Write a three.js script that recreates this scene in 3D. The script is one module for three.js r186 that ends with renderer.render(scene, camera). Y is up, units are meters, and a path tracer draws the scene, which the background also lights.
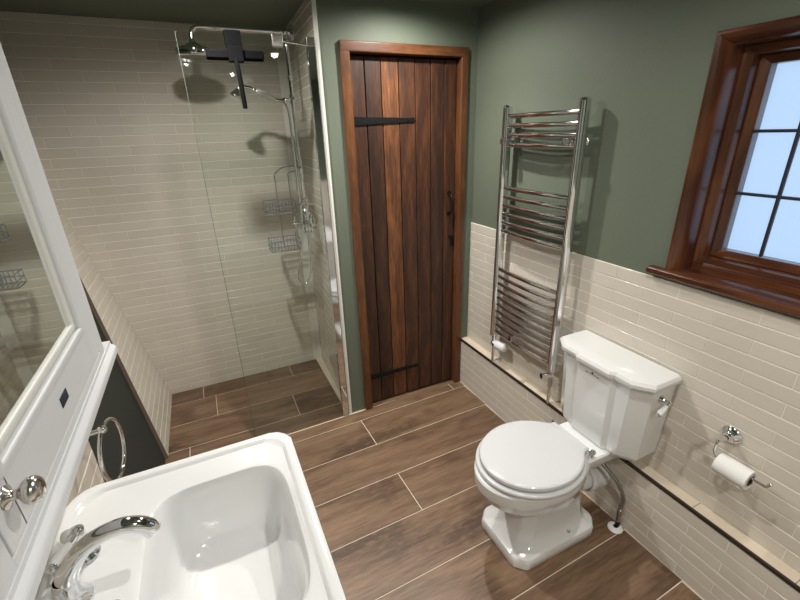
import * as THREE from 'three';
import { mergeGeometries, toCreasedNormals } from 'three/addons/utils/BufferGeometryUtils.js';
import { RoundedBoxGeometry } from 'three/addons/geometries/RoundedBoxGeometry.js';

// ------------------------------------------------------------------ camera, sky, exposure
const scene = new THREE.Scene();
const R = THREE.MathUtils.degToRad;
const camera = new THREE.PerspectiveCamera(71.83, 800 / 600, 0.02, 60);
camera.position.set(-1.4324, 1.6, 2.0547);
camera.rotation.order = 'YXZ';
camera.rotation.set(R(-22.086), R(-24.69), R(-1.83));
scene.background = new THREE.Color().setRGB(0.56, 0.74, 1.0);      // overcast daylight outside the window
scene.backgroundIntensity = 1.1;
const renderer = new THREE.WebGLRenderer({ antialias: true });
renderer.toneMapping = THREE.LinearToneMapping;
renderer.toneMappingExposure = 1.05;
renderer.shadowMap.enabled = true;
const LAMP = new THREE.Color().setRGB(1.0, 0.965, 0.912);
const CEIL = 2.165;

// ------------------------------------------------------------------ small tools
let seed = 20231;
const rnd = () => { seed = (seed * 1664525 + 1013904223) >>> 0; return seed / 4294967296; };
const rr = (a, b) => a + (b - a) * rnd();
const V = (x, y, z) => new THREE.Vector3(x, y, z);
const C = (r, g, b) => new THREE.Color().setRGB(r, g, b);
const taken = {};
function numbered(name) { const n = taken[name] = (taken[name] ?? -1) + 1; return n ? `${name}_${String(n).padStart(3, '0')}` : name; }
function mesh(name, geo, mat, parent) {
  const m = new THREE.Mesh(geo, mat); m.name = name; m.castShadow = m.receiveShadow = true; if (parent) parent.add(m); return m;
}
function thing(name, label, category, pos = [0, 0, 0], group) {
  const g = new THREE.Group(); g.name = numbered(name); g.position.set(...pos); g.userData = { label, category };
  if (group) g.userData.group = group; scene.add(g); return g;
}
function struct(name, label, category, pos = [0, 0, 0], rot = [0, 0, 0]) {
  const g = new THREE.Group(); g.name = name; g.position.set(...pos); g.rotation.order = 'YXZ'; g.rotation.set(...rot);
  g.userData = { label, category, kind: 'structure' }; scene.add(g); return g;
}
const merge = (...a) => mergeGeometries(a.flat().map(g => { const n = g.index ? g.toNonIndexed() : g; for (const k of Object.keys(n.attributes)) if (!['position', 'normal', 'uv'].includes(k)) n.deleteAttribute(k); return n; }));
function boxAt(x0, x1, y0, y1, z0, z1, uvs = 1) {                  // box with uv in metres
  const g = new THREE.BoxGeometry(x1 - x0, y1 - y0, z1 - z0).translate((x0 + x1) / 2, (y0 + y1) / 2, (z0 + z1) / 2);
  return uvMetres(g, uvs);
}
function uvMetres(g, s = 1, off = [0, 0], grain = 'u') {            // box-projected uv, metres; grain 'v' swaps axes
  const p = g.attributes.position, n = g.attributes.normal, uv = new Float32Array(p.count * 2);
  for (let i = 0; i < p.count; i++) {
    const ax = Math.abs(n.getX(i)), ay = Math.abs(n.getY(i)), az = Math.abs(n.getZ(i));
    let a, b;
    if (az >= ax && az >= ay) { a = p.getX(i); b = p.getY(i); } else if (ax >= ay) { a = p.getZ(i); b = p.getY(i); } else { a = p.getX(i); b = p.getZ(i); }
    if (grain === 'v') [a, b] = [b, a];
    uv[2 * i] = a * s + off[0]; uv[2 * i + 1] = b * s + off[1];
  }
  g.setAttribute('uv', new THREE.BufferAttribute(uv, 2)); return g;
}
function rbox(w, h, d, r = 0.004, seg = 2) { return new RoundedBoxGeometry(w, h, d, seg, Math.min(r, w / 2.01, h / 2.01, d / 2.01)); }
function rboxAt(x0, x1, y0, y1, z0, z1, r = 0.004, seg = 2) { return rbox(x1 - x0, y1 - y0, z1 - z0, r, seg).translate((x0 + x1) / 2, (y0 + y1) / 2, (z0 + z1) / 2); }
function cyl(a, b, r0, r1 = r0, seg = 20) {                        // cylinder between two points
  const d = new THREE.Vector3().subVectors(b, a), L = d.length();
  const g = new THREE.CylinderGeometry(r1, r0, L, seg);
  g.applyQuaternion(new THREE.Quaternion().setFromUnitVectors(V(0, 1, 0), d.clone().normalize()));
  return g.translate((a.x + b.x) / 2, (a.y + b.y) / 2, (a.z + b.z) / 2);
}
const ball = (p, r, s = 18) => new THREE.SphereGeometry(r, s, Math.max(8, s * 0.7 | 0)).translate(p.x, p.y, p.z);
function tube(pts, r, seg = 40, rad = 12, closed = false, tension = 0.5) {
  const c = new THREE.CatmullRomCurve3(pts.map(p => p.isVector3 ? p : V(...p)), closed, 'catmullrom', tension);
  return new THREE.TubeGeometry(c, seg, r, rad, closed);
}
function lathe(prof, a, dir, seg = 28) {                           // profile [[r, along]...] about an axis from point a
  const g = new THREE.LatheGeometry(prof.map(p => new THREE.Vector2(...p)), seg);
  g.applyQuaternion(new THREE.Quaternion().setFromUnitVectors(V(0, 1, 0), dir.clone().normalize()));
  return g.translate(a.x, a.y, a.z);
}
function loft(rings, capStart = true, capEnd = true) {             // rings: arrays of Vector3 with equal counts
  const n = rings[0].length, pos = [], idx = [];
  rings.forEach(r => r.forEach(p => pos.push(p.x, p.y, p.z)));
  for (let k = 0; k + 1 < rings.length; k++) for (let i = 0; i < n; i++) {
    const a = k * n + i, b = k * n + (i + 1) % n, c = a + n, d = b + n; idx.push(a, c, b, b, c, d);
  }
  const cap = (k, flip) => {
    const m = rings[k].reduce((s, p) => s.add(p), V(0, 0, 0)).divideScalar(n), ci = pos.length / 3; pos.push(m.x, m.y, m.z);
    for (let i = 0; i < n; i++) { const a = k * n + i, b = k * n + (i + 1) % n; flip ? idx.push(ci, a, b) : idx.push(ci, b, a); }
  };
  if (capStart) cap(0, true); if (capEnd) cap(rings.length - 1, false);
  const g = new THREE.BufferGeometry(); g.setAttribute('position', new THREE.Float32BufferAttribute(pos, 3)); g.setIndex(idx);
  g.computeVertexNormals(); return g;
}
function creased(g, deg = 35) {
  const n = g.index ? g.toNonIndexed() : g; const c = toCreasedNormals(n, R(deg));
  if (!c.attributes.uv) c.setAttribute('uv', new THREE.BufferAttribute(new Float32Array(c.attributes.position.count * 2), 2)); return c;
}

// ------------------------------------------------------------------ procedural textures
function hash(i, j, s) { let h = (i * 374761393 + j * 668265263 + s * 974634777) | 0; h = Math.imul(h ^ (h >>> 13), 1274126177); return ((h ^ (h >>> 16)) >>> 0) / 4294967296; }
function pnoise(x, y, px, py, s) {                                  // periodic value noise
  const xi = Math.floor(x), yi = Math.floor(y), fx = x - xi, fy = y - yi, u = fx * fx * (3 - 2 * fx), v = fy * fy * (3 - 2 * fy);
  const w = (i, p) => ((i % p) + p) % p;
  const a = hash(w(xi, px), w(yi, py), s), b = hash(w(xi + 1, px), w(yi, py), s), c = hash(w(xi, px), w(yi + 1, py), s), d = hash(w(xi + 1, px), w(yi + 1, py), s);
  return a + (b - a) * u + (c - a) * v + (a - b - c + d) * u * v;
}
function dataTex(w, h, fn, srgb) {
  const d = new Uint8Array(w * h * 4);
  for (let j = 0; j < h; j++) for (let i = 0; i < w; i++) { const c = fn(i / w, j / h), k = (j * w + i) * 4; for (let q = 0; q < 3; q++) d[k + q] = Math.max(0, Math.min(255, (c[q] ?? c[0]) * 255)); d[k + 3] = 255; }
  const t = new THREE.DataTexture(d, w, h); t.wrapS = t.wrapT = THREE.RepeatWrapping; t.magFilter = THREE.LinearFilter; t.minFilter = THREE.LinearMipmapLinearFilter; t.generateMipmaps = true;
  if (srgb) t.colorSpace = THREE.SRGBColorSpace; t.needsUpdate = true; return t;
}
function woodTex(s, dark, mid, light, opt = {}) {                   // grain runs along u
  const { rings = 9, warp = 1.6, fibre = 0.35, patch = 0.4, knots = 1, smudge = 0 } = opt;
  return dataTex(1024, 512, (u, v) => {
    const n1 = pnoise(u * 4, v * 5, 4, 5, s), n2 = pnoise(u * 9, v * 14, 9, 14, s + 1), n3 = pnoise(u * 3, v * 3, 3, 3, s + 7);
    const ring = fibre > 0.5 ? 0.35 + 0.3 * Math.sin(6.283 * (v * rings + (n1 - 0.5) * warp + (n2 - 0.5) * 0.5)) : 0.5 + 0.5 * Math.sin(6.283 * (v * rings + (n1 - 0.5) * warp + (n2 - 0.5) * 0.5));
    const f1 = pnoise(u * 40, v * 200, 40, 200, s + 2), f2 = pnoise(u * 14, v * 90, 14, 90, s + 3);
    const knot = pnoise(u * 7, v * 6, 7, 6, s + 11);
    let t = 0.45 * ring + fibre * (0.5 * f1 + 0.5 * f2) + patch * n3 * 0.6;
    if (knot > 0.83) t -= (knot - 0.83) * 3.2 * knots;
    t = Math.max(0, Math.min(1, t - smudge * Math.max(0, pnoise(u * 6, v * 5, 6, 5, s + 21) - 0.6) * 1.6 * (0.35 + pnoise(u * 70, v * 60, 70, 60, s + 22)) - smudge * 0.18 * Math.max(0, pnoise(u * 30, v * 150, 30, 150, s + 23) - 0.55)));
    const o = [0, 0, 0];
    for (let q = 0; q < 3; q++) o[q] = t < 0.5 ? dark[q] + (mid[q] - dark[q]) * t * 2 : mid[q] + (light[q] - mid[q]) * (t - 0.5) * 2;
    return o;
  }, true);
}
const rgb = (r, g, b) => [r / 255, g / 255, b / 255];
const TX = {
  floor: woodTex(3, rgb(84, 64, 49), rgb(118, 93, 73), rgb(143, 116, 93), { rings: 6, warp: 1.5, fibre: 0.72, patch: 0.45, smudge: 1 }),
  floorBump: dataTex(512, 256, (u, v) => [0.5 * pnoise(u * 20, v * 80, 20, 80, 31) + 0.5 * pnoise(u * 60, v * 120, 60, 120, 32)]),
  door: woodTex(17, rgb(34, 21, 14), rgb(63, 38, 25), rgb(98, 62, 38), { rings: 7, warp: 0.8, fibre: 0.75, patch: 0.18, knots: 0.35 }),
  frame: woodTex(29, rgb(60, 36, 22), rgb(93, 57, 34), rgb(126, 82, 49), { rings: 6, warp: 0.8, fibre: 0.6, patch: 0.3, knots: 0.4 }),
  window: woodTex(41, rgb(56, 29, 18), rgb(86, 48, 29), rgb(114, 70, 42), { rings: 4, warp: 1.2, fibre: 0.35, patch: 0.3 }),
  wave: dataTex(512, 512, (u, v) => [0.55 * pnoise(u * 12, v * 12, 12, 12, 51) + 0.35 * pnoise(u * 34, v * 34, 34, 34, 52) + 0.1 * pnoise(u * 90, v * 90, 90, 90, 53)]),
  plaster: dataTex(512, 512, (u, v) => [0.4 * pnoise(u * 10, v * 10, 10, 10, 61) + 0.35 * pnoise(u * 90, v * 90, 90, 90, 62) + 0.25 * pnoise(u * 200, v * 200, 200, 200, 63)]),
  frost: dataTex(256, 256, (u, v) => [0.5 * pnoise(u * 24, v * 24, 24, 24, 71) + 0.5 * pnoise(u * 60, v * 60, 60, 60, 72)]),
  paper: dataTex(256, 256, (u, v) => [0.6 + 0.4 * pnoise(u * 60, v * 60, 60, 60, 81)]),
};
const std = o => new THREE.MeshStandardMaterial(o), phy = o => new THREE.MeshPhysicalMaterial(o);
const M = {
  green: std({ color: C(0.131, 0.155, 0.113), roughness: 0.62, bumpMap: TX.plaster, bumpScale: 0.0006 }),
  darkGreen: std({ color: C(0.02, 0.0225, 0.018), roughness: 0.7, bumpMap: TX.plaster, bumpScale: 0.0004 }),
  tile: [0, 1, 2].map(i => std({ color: [C(0.64, 0.588, 0.508), C(0.628, 0.576, 0.497), C(0.652, 0.6, 0.52)][i], roughness: 0.12, bumpMap: TX.wave, bumpScale: 0.0008 })),
  wetTile: [0, 1, 2].map(i => std({ color: [C(0.64, 0.588, 0.508), C(0.628, 0.576, 0.497), C(0.652, 0.6, 0.52)][i], roughness: 0.09, bumpMap: TX.wave, bumpScale: 0.0009 })),
  grout: std({ color: C(0.82, 0.78, 0.71), roughness: 0.9 }),
  ledge: std({ color: C(0.66, 0.57, 0.45), roughness: 0.14, bumpMap: TX.wave, bumpScale: 0.0004 }),
  floor: [0.8, 0.64, 0.9].map(k => std({ map: TX.floor, color: C(k, k * 0.98, k * 0.94), roughness: 0.42, bumpMap: TX.floorBump, bumpScale: 0.0004 })),
  floorGrout: std({ color: C(0.62, 0.53, 0.42), roughness: 0.9 }),
  door: [[0.95, 0.88, 0.8], [0.72, 0.68, 0.64], [2.1, 1.95, 1.5], [0.85, 0.75, 0.68]].map(k => std({ map: TX.door, color: C(...k), roughness: 0.5 })),
  frame: std({ map: TX.frame, roughness: 0.38 }),
  window: std({ map: TX.window, roughness: 0.22 }),
  iron: std({ color: C(0.012, 0.012, 0.013), roughness: 0.5, metalness: 0.6 }),
  chrome: std({ color: C(0.82, 0.83, 0.85), roughness: 0.06, metalness: 1 }),
  satin: std({ color: C(0.62, 0.58, 0.54), roughness: 0.22, metalness: 1 }),
  wire: std({ color: C(0.3, 0.31, 0.34), roughness: 0.3, metalness: 1 }),
  darkTrim: std({ color: C(0.05, 0.038, 0.03), roughness: 0.35, metalness: 0.5 }),
  ceramic: phy({ color: C(0.74, 0.745, 0.735), roughness: 0.12, clearcoat: 0.6, clearcoatRoughness: 0.03 }),
  seat: phy({ color: C(0.6, 0.605, 0.61), roughness: 0.16, clearcoat: 0.5, clearcoatRoughness: 0.04 }),
  plastic: std({ color: C(0.75, 0.75, 0.74), roughness: 0.35 }),
  cabinet: std({ color: C(0.68, 0.69, 0.7), roughness: 0.38 }),
  mirror: std({ color: C(0.9, 0.91, 0.9), roughness: 0.01, metalness: 1 }),
  glass: phy({ color: C(0.96, 0.98, 0.965), roughness: 0, transmission: 1, thickness: 0, ior: 1.5 }),
  glassEdge: std({ color: C(0.07, 0.085, 0.065), roughness: 0.3 }),
  pane: phy({ color: C(0.93, 0.96, 0.98), roughness: 0.35, transmission: 1, thickness: 0, ior: 1.5, bumpMap: TX.frost, bumpScale: 0.0005 }),
  lead: std({ color: C(0.03, 0.035, 0.05), roughness: 0.6, metalness: 0.3 }),
  black: phy({ color: C(0.0045, 0.0045, 0.005), roughness: 0.8, specularIntensity: 0.05 }),
  paper: std({ color: C(0.78, 0.77, 0.74), roughness: 0.95, bumpMap: TX.paper, bumpScale: 0.0003 }),
  braid: std({ color: C(0.35, 0.34, 0.33), roughness: 0.35, metalness: 1, bumpMap: TX.wave, bumpScale: 0.001 }),
  whiteTrim: std({ color: C(0.74, 0.73, 0.68), roughness: 0.35 }),
  tan: std({ color: C(0.12, 0.085, 0.06), roughness: 0.6 }),
  lens: std({ color: C(1, 1, 1), emissive: LAMP, emissiveIntensity: 14, roughness: 0.5 }),
};

// ------------------------------------------------------------------ downlights in the ceiling
const lamps = [                                                     // x, z, wide spill cd, main beam cd (reflector lamps)
  [-1.35, 0.25, 2.9, 5.6, 'recessed white ceiling downlight nearest the shower screen'],
  [-0.48, 0.3, 1.9, 3.4, 'recessed white ceiling downlight in front of the plank door'],
  [-0.75, 1.5, 1.7, 1.5, 'recessed white ceiling downlight in the middle of the room'],
  [-0.95, 2.62, 2.3, 5.0, 'recessed white ceiling downlight over the bath'],
];
for (const [x, z, spillCd, beamCd, label] of lamps) {
  const g = thing('ceiling_downlight', label, 'downlight', [x, CEIL, z], 'recessed ceiling downlights');
  mesh('bezel', lathe([[0.032, 0], [0.045, 0], [0.045, -0.004], [0.04, -0.008], [0.033, -0.006], [0.032, 0]], V(0, 0, 0), V(0, 1, 0)), M.whiteTrim, g);
  mesh('lens', new THREE.CylinderGeometry(0.031, 0.031, 0.003, 28).translate(0, -0.0025, 0), M.lens, g);
  for (const [name, cd, angle, soft] of [['spill', spillCd, 86, 0.4], ['beam', beamCd, 58, 0.85]]) {
    const s = new THREE.SpotLight(LAMP, cd, 0, R(angle), soft, 2); s.position.set(0, -0.012, 0); s.target.position.set(0, -1, 0);
    s.castShadow = true; s.shadow.radius = 1.1; s.shadow.mapSize.set(1024, 1024); g.add(s, s.target); s.name = name;
  }
}

// ------------------------------------------------------------------ pieces: tiles and planks
const P = 0.0508, PL = 0.2437, J = 0.0035;                          // row pitch, tile pitch, joint
const tileCache = new Map();
function pieceGeo(w, h, d, b, variant, grain = 'u', uvs = 1) {      // bevelled slab lying in xy, face at z = d
  const key = [w.toFixed(3), h.toFixed(3), d, b, variant, grain].join();
  if (tileCache.has(key)) return tileCache.get(key);
  const x = w / 2, y = h / 2, r0 = [[-x, -y], [x, -y], [x, y], [-x, y]], r1 = [[-x + b, -y + b], [x - b, -y + b], [x - b, y - b], [-x + b, y - b]];
  const pos = [], tri = (a, c, e) => pos.push(...a, ...c, ...e), quad = (a, c, e, f) => { tri(a, c, e); tri(a, e, f); };
  const L = (r, z) => r.map(p => [...p, z]);
  const A = L(r0, 0), B = L(r0, d - b), D = L(r1, d);
  quad(D[0], D[1], D[2], D[3]);
  for (let i = 0; i < 4; i++) { const j = (i + 1) % 4; quad(A[i], A[j], B[j], B[i]); quad(B[i], B[j], D[j], D[i]); }
  const g = new THREE.BufferGeometry(); g.setAttribute('position', new THREE.Float32BufferAttribute(pos, 3)); g.computeVertexNormals();
  const nn = g.attributes.normal;                                   // soften the bevel into a rounded arris
  for (let q = 0; q < 4; q++) { const dx = [0, 1, 0, -1][q], dy = [-1, 0, 1, 0][q], base = 6 + q * 12 + 6; [0, 0, 1, 0, 1, 1].forEach((inner, i) => inner ? nn.setXYZ(base + i, 0, 0, 1) : nn.setXYZ(base + i, dx * 0.94, dy * 0.94, 0.34)); }
  const o = [hash(variant, 3, 5) * 3, hash(variant, 8, 9) * 3];
  const p = g.attributes.position, uv = new Float32Array(p.count * 2);
  for (let i = 0; i < p.count; i++) { let a = p.getX(i), c = p.getY(i); if (grain === 'v') [a, c] = [c, a]; uv[2 * i] = a * uvs + o[0]; uv[2 * i + 1] = c * uvs * (uvs === 1 ? 1 : 2) + o[1]; }
  g.setAttribute('uv', new THREE.BufferAttribute(uv, 2)); tileCache.set(key, g); return g;
}
// rows of tiles on a wall's own plane: u to the right seen from the room, v up, w out of the wall
function tileRow(parent, u0, u1, v0, v1, joint, w = 0.004, mats = M.tile) {
  let k = Math.ceil((u0 - joint) / PL + 1e-6), a = u0;
  while (a < u1 - 0.004) {
    const b = Math.min(u1, joint + k * PL); k++;
    if (b - a > 0.012) {
      const gw = b - a - 0.0018, gh = v1 - v0 - J;
      const m = mesh('tile', pieceGeo(gw, gh, 0.008, 0.0019, rnd() * 6 | 0), mats[rnd() * 3 | 0], parent);
      m.position.set((a + b) / 2, (v0 + v1) / 2, w - 0.0057 + rr(-0.0003, 0.0003)); m.rotation.set(rr(-0.004, 0.004), rr(-0.0025, 0.0025), 0);
    }
    a = b;
  }
}

// ------------------------------------------------------------------ the room
const ZB = -0.76, XP = -0.848;
// floor: plank tiles running across the room
{
  const f = struct('floor', 'brown wood-look plank tile floor with pale grout lines', 'floor');
  mesh('grout_bed', boxAt(-2.4, 0.2, -0.12, -0.0015, -0.9, 3.1), M.floorGrout, f);
  const zs = [[ZB, -0.605, -1.665, [-1.074]], [-0.605, -0.37, -1.592, []], [-0.37, -0.13, -1.13, []], [-0.13, 0.045, -1.75, []], [0.004, 0.088, -1.75, []],
    [0.088, 0.322, -0.812, []], [0.322, 0.566, -1.5, []], [0.566, 0.815, -0.79, []], [0.815, 1.075, -1.5, []], [1.075, 1.31, -1.55, []], [1.31, 1.555, -1.4, []], [1.555, 1.8, -0.85, []], [1.8, 2.05, -0.4, []], [2.05, 2.3, -0.9, []], [2.3, 2.55, -0.3, []], [2.55, 2.8, -0.8, []], [2.8, 3.0, -0.5, []]];
  let n = 0;
  zs.forEach(([z0, z1, j, more], row) => {
    const right = z1 <= 0.05 ? XP - 0.012 + (row < 3 ? -0.005 : 0) : -0.0625, left = z1 <= 0.81 ? -1.9 : -1.86;
    const cuts = [left, ...[j, j - 1.6, j + 1.6, ...more].filter(x => x > left + 0.03 && x < right - 0.03), right].sort((a, b) => a - b);
    for (let i = 0; i + 1 < cuts.length; i++) {
      const w = cuts[i + 1] - cuts[i], jj = z1 <= 0 ? 0.003 : 0.0042, tone = row === 0 ? 1 : (row === 2 && i === cuts.length - 2) ? 1 : [0, 2, 0, 0, 2][n % 5];
      const m = mesh('plank', pieceGeo(w - jj, z1 - z0 - jj, 0.01, 0.0012, n++, 'u', 0.7), M.floor[tone], f);
      const mx = (cuts[i] + cuts[i + 1]) / 2, k = z0 > 0 ? 0.026 : 0;       // laid a touch out of square to the door wall
      m.rotation.set(-Math.PI / 2, 0, k); m.position.set(mx, z0 > 0 ? -0.0092 : -0.01, (z0 + z1) / 2 - k * (mx + 0.55));
    }
  });
  const es = mesh('edge_strip', boxAt(-0.5, 0.5, -0.001, 0.0012, -0.0028, 0.0028), M.floorGrout, f); es.rotation.y = 0.026; es.position.set(-1.34, 0, 0.0235);
  const st = mesh('plank', pieceGeo(0.63, 0.1, 0.01, 0.0012, 77, 'u', 0.7), M.floor[0], f); st.rotation.x = -Math.PI / 2; st.position.set(-0.405, -0.0095, -0.046);
}
struct('ceiling', 'sage green painted ceiling over shower and room', 'ceiling').add(
  mesh('ceiling_board', boxAt(-2.7, 0.25, CEIL, CEIL + 0.12, -0.95, 3.2), M.green));

// right wall: green plaster above a wainscot of narrow cream tiles, window opening
const WZ0 = 1.2, WZ1 = 1.804, WY0 = 1.12, WY1 = 1.832;
{
  const w = struct('wall_right', 'right wall, sage green above glossy cream brick tiles', 'wall', [0, 0, 0], [0, -Math.PI / 2, 0]);
  mesh('plaster', merge(boxAt(-0.2, WZ0, 0, CEIL, -0.22, 0), boxAt(WZ1, 3.1, 0, CEIL, -0.22, 0), boxAt(WZ0, WZ1, 0, WY0, -0.22, 0), boxAt(WZ0, WZ1, WY1, CEIL, -0.22, 0)), M.green, w);
  mesh('grout', boxAt(0, 2.985, 0.3, 1.0865, 0, 0.0044), M.grout, w);
  for (let k = 0; k < 15; k++) tileRow(w, 0.002, 2.985, 1.087 - (k + 1) * P, 1.087 - k * P, 1.011 + (k % 2) * PL / 2, 0.004);
  
}
// boxed-in pipe ledge along the foot of the right wall
const BX = -0.0625, BH = 0.326;
{
  const w = struct('wall_ledge', 'low tiled pipe boxing with cream ledge along right wall', 'wall', [BX, 0, 0], [0, -Math.PI / 2, 0]);
  mesh('boxing', boxAt(0.0, 2.985, 0, BH - 0.008, -0.06, -0.0032), M.grout, w);
  for (let k = 0; k < 6; k++) tileRow(w, 0.002, 2.985, 0.001 + k * P, 0.001 + (k + 1) * P, 1.385 + ((k + 1) % 2) * PL / 2, -0.004);
  for (let i = 0; i < 10; i++) { const m = mesh('ledge_tile', pieceGeo(0.298, 0.052, 0.008, 0.0015, i % 6), M.ledge, w); m.rotation.x = -Math.PI / 2; m.position.set(0.152 + i * 0.2995, BH - 0.008, -0.0315); m.scale.x = i === 9 ? 0.8 : 1; if (i === 9) m.position.x -= 0.03; }
  mesh('edge_trim', rboxAt(0, 2.985, BH - 0.014, BH + 0.001, -0.0075, 0.0015, 0.0015, 1), M.darkTrim, w);
}
// door wall
{
  const w = struct('wall_back', 'sage green wall around the plank door', 'wall');
  mesh('plaster', merge(boxAt(-0.838, -0.735, 0, CEIL, -0.1, 0), boxAt(-0.08, 0.2, 0, CEIL, -0.1, 0), boxAt(-0.735, -0.08, 1.965, CEIL, -0.1, 0), boxAt(-0.735, -0.08, 0, 1.96, -0.14, -0.1)), M.green, w);
}
// shower: right partition (slightly out of square), back wall, leaning left wall
{
  const skew = Math.atan2(0.03, 0.76);
  const w = struct('wall_partition', 'cream tiled partition wall at right of the shower', 'wall', [XP + 0.003, 0, -0.002], [0, -Math.PI / 2 - skew, 0]);
  mesh('blockwork', boxAt(-0.9, -0.004, 0, CEIL, -0.075, 0.0042), M.grout, w);
  for (let k = 0; k < 43; k++) tileRow(w, -0.757, -0.004, k * P, Math.min(CEIL, (k + 1) * P), -0.12 - (k % 2) * PL / 2, 0.004, M.wetTile);
  mesh('corner_trim', boxAt(-0.004, 0.008, 0, CEIL, -0.006, 0.012), M.whiteTrim, w);
}
{
  const w = struct('wall_shower', 'back wall of the shower in narrow glossy cream tiles', 'wall', [0, 0, ZB]);
  mesh('blockwork', boxAt(-2.7, -0.78, 0, CEIL, -0.15, 0.0042), M.grout, w);
  for (let k = 0; k < 43; k++) { const v0 = k * P, v1 = Math.min(CEIL, v0 + P); tileRow(w, -1.866 - 0.21 * (v0 + v1) / 2, -0.882, v0, v1, -1.734 + (k % 2) * PL / 2, 0.004, M.wetTile); }
}
const LEAN = Math.atan(0.21);
{
  const w = struct('wall_left', 'leaning left wall, shower tiles ending at a raked edge beside a very dark green panel', 'wall', [-1.862, 0, 0], [-LEAN, Math.PI / 2, 0]);
  const len = CEIL / Math.cos(LEAN);
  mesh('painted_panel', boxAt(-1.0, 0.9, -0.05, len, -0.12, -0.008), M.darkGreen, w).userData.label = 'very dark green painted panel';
  const edge = v => 0.098 + 0.335 * v;                              // raked end of the tiling (u grows into the shower)
  const bed = new THREE.Shape([[edge(0), 0], [0.765, 0], [0.765, 2.0], [edge(2.0), 2.0]].map(p => new THREE.Vector2(...p)));
  mesh('grout', new THREE.ExtrudeGeometry(bed, { depth: 0.011, bevelEnabled: false }).translate(0, 0, -0.008), M.grout, w);
  for (let k = 0; k < 39; k++) {
    const v0 = k * P, v1 = v0 + P, e0 = edge(v0), e1 = edge(v1);
    if (e1 > 0.75) break;
    tileRow(w, e1 + 0.001, 0.758, v0, v1, 0.2 + (k % 2) * PL / 2, 0.004);
    const s = new THREE.Shape([[e0 + 0.002, v0 + J / 2], [e1 - 0.0005, v0 + J / 2], [e1 - 0.0005, v1 - J / 2]].map(p => new THREE.Vector2(...p)));
    mesh('tile', uvMetres(new THREE.ExtrudeGeometry(s, { depth: 0.007, bevelEnabled: false })), M.tile[k % 3], w);
  }
  const dir = V(0.335, 1, 0).normalize(), t = boxAt(-0.002, 0.003, 0, 2.06, -0.008, 0.008); t.applyQuaternion(new THREE.Quaternion().setFromUnitVectors(V(0, 1, 0), dir)).translate(edge(0) - 0.004, 0.002, 0);
  mesh('edge_trim', t, M.tan, w);
}
{
  const w = struct('wall_basin', 'left wall behind basin and cabinet, cream tile under sage green', 'wall', [-1.855, 0, 0], [0, Math.PI / 2, 0]);
  mesh('plaster', boxAt(-3.1, -0.815, 0, CEIL, -0.75, 0), M.green, w);
  mesh('grout', boxAt(-2.985, -0.815, 0, 1.0865, 0, 0.004), M.grout, w);
  for (let k = 0; k < 21; k++) tileRow(w, -2.4, -0.816, 1.087 - (k + 1) * P, 1.087 - k * P, -0.93 + (k % 2) * PL / 2, 0.003);
}
{
  const w = struct('wall_front', 'wall behind the bath, cream tile under sage green', 'wall', [0, 0, 3.0], [0, Math.PI, 0]);
  mesh('plaster', boxAt(-0.2, 2.7, 0, CEIL, -0.15, 0), M.green, w);
  mesh('grout', boxAt(0.0, 1.855, 0.3, 1.0865, 0, 0.006), M.grout, w);
  const strips = []; for (let k = 0; k < 14; k++) strips.push(boxAt(0.005, 1.85, 1.087 - (k + 1) * P + J, 1.087 - k * P, 0.006, 0.01));
  mesh('tile_rows', merge(strips), M.tile[0], w).userData.kind = 'stuff';
}

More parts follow.
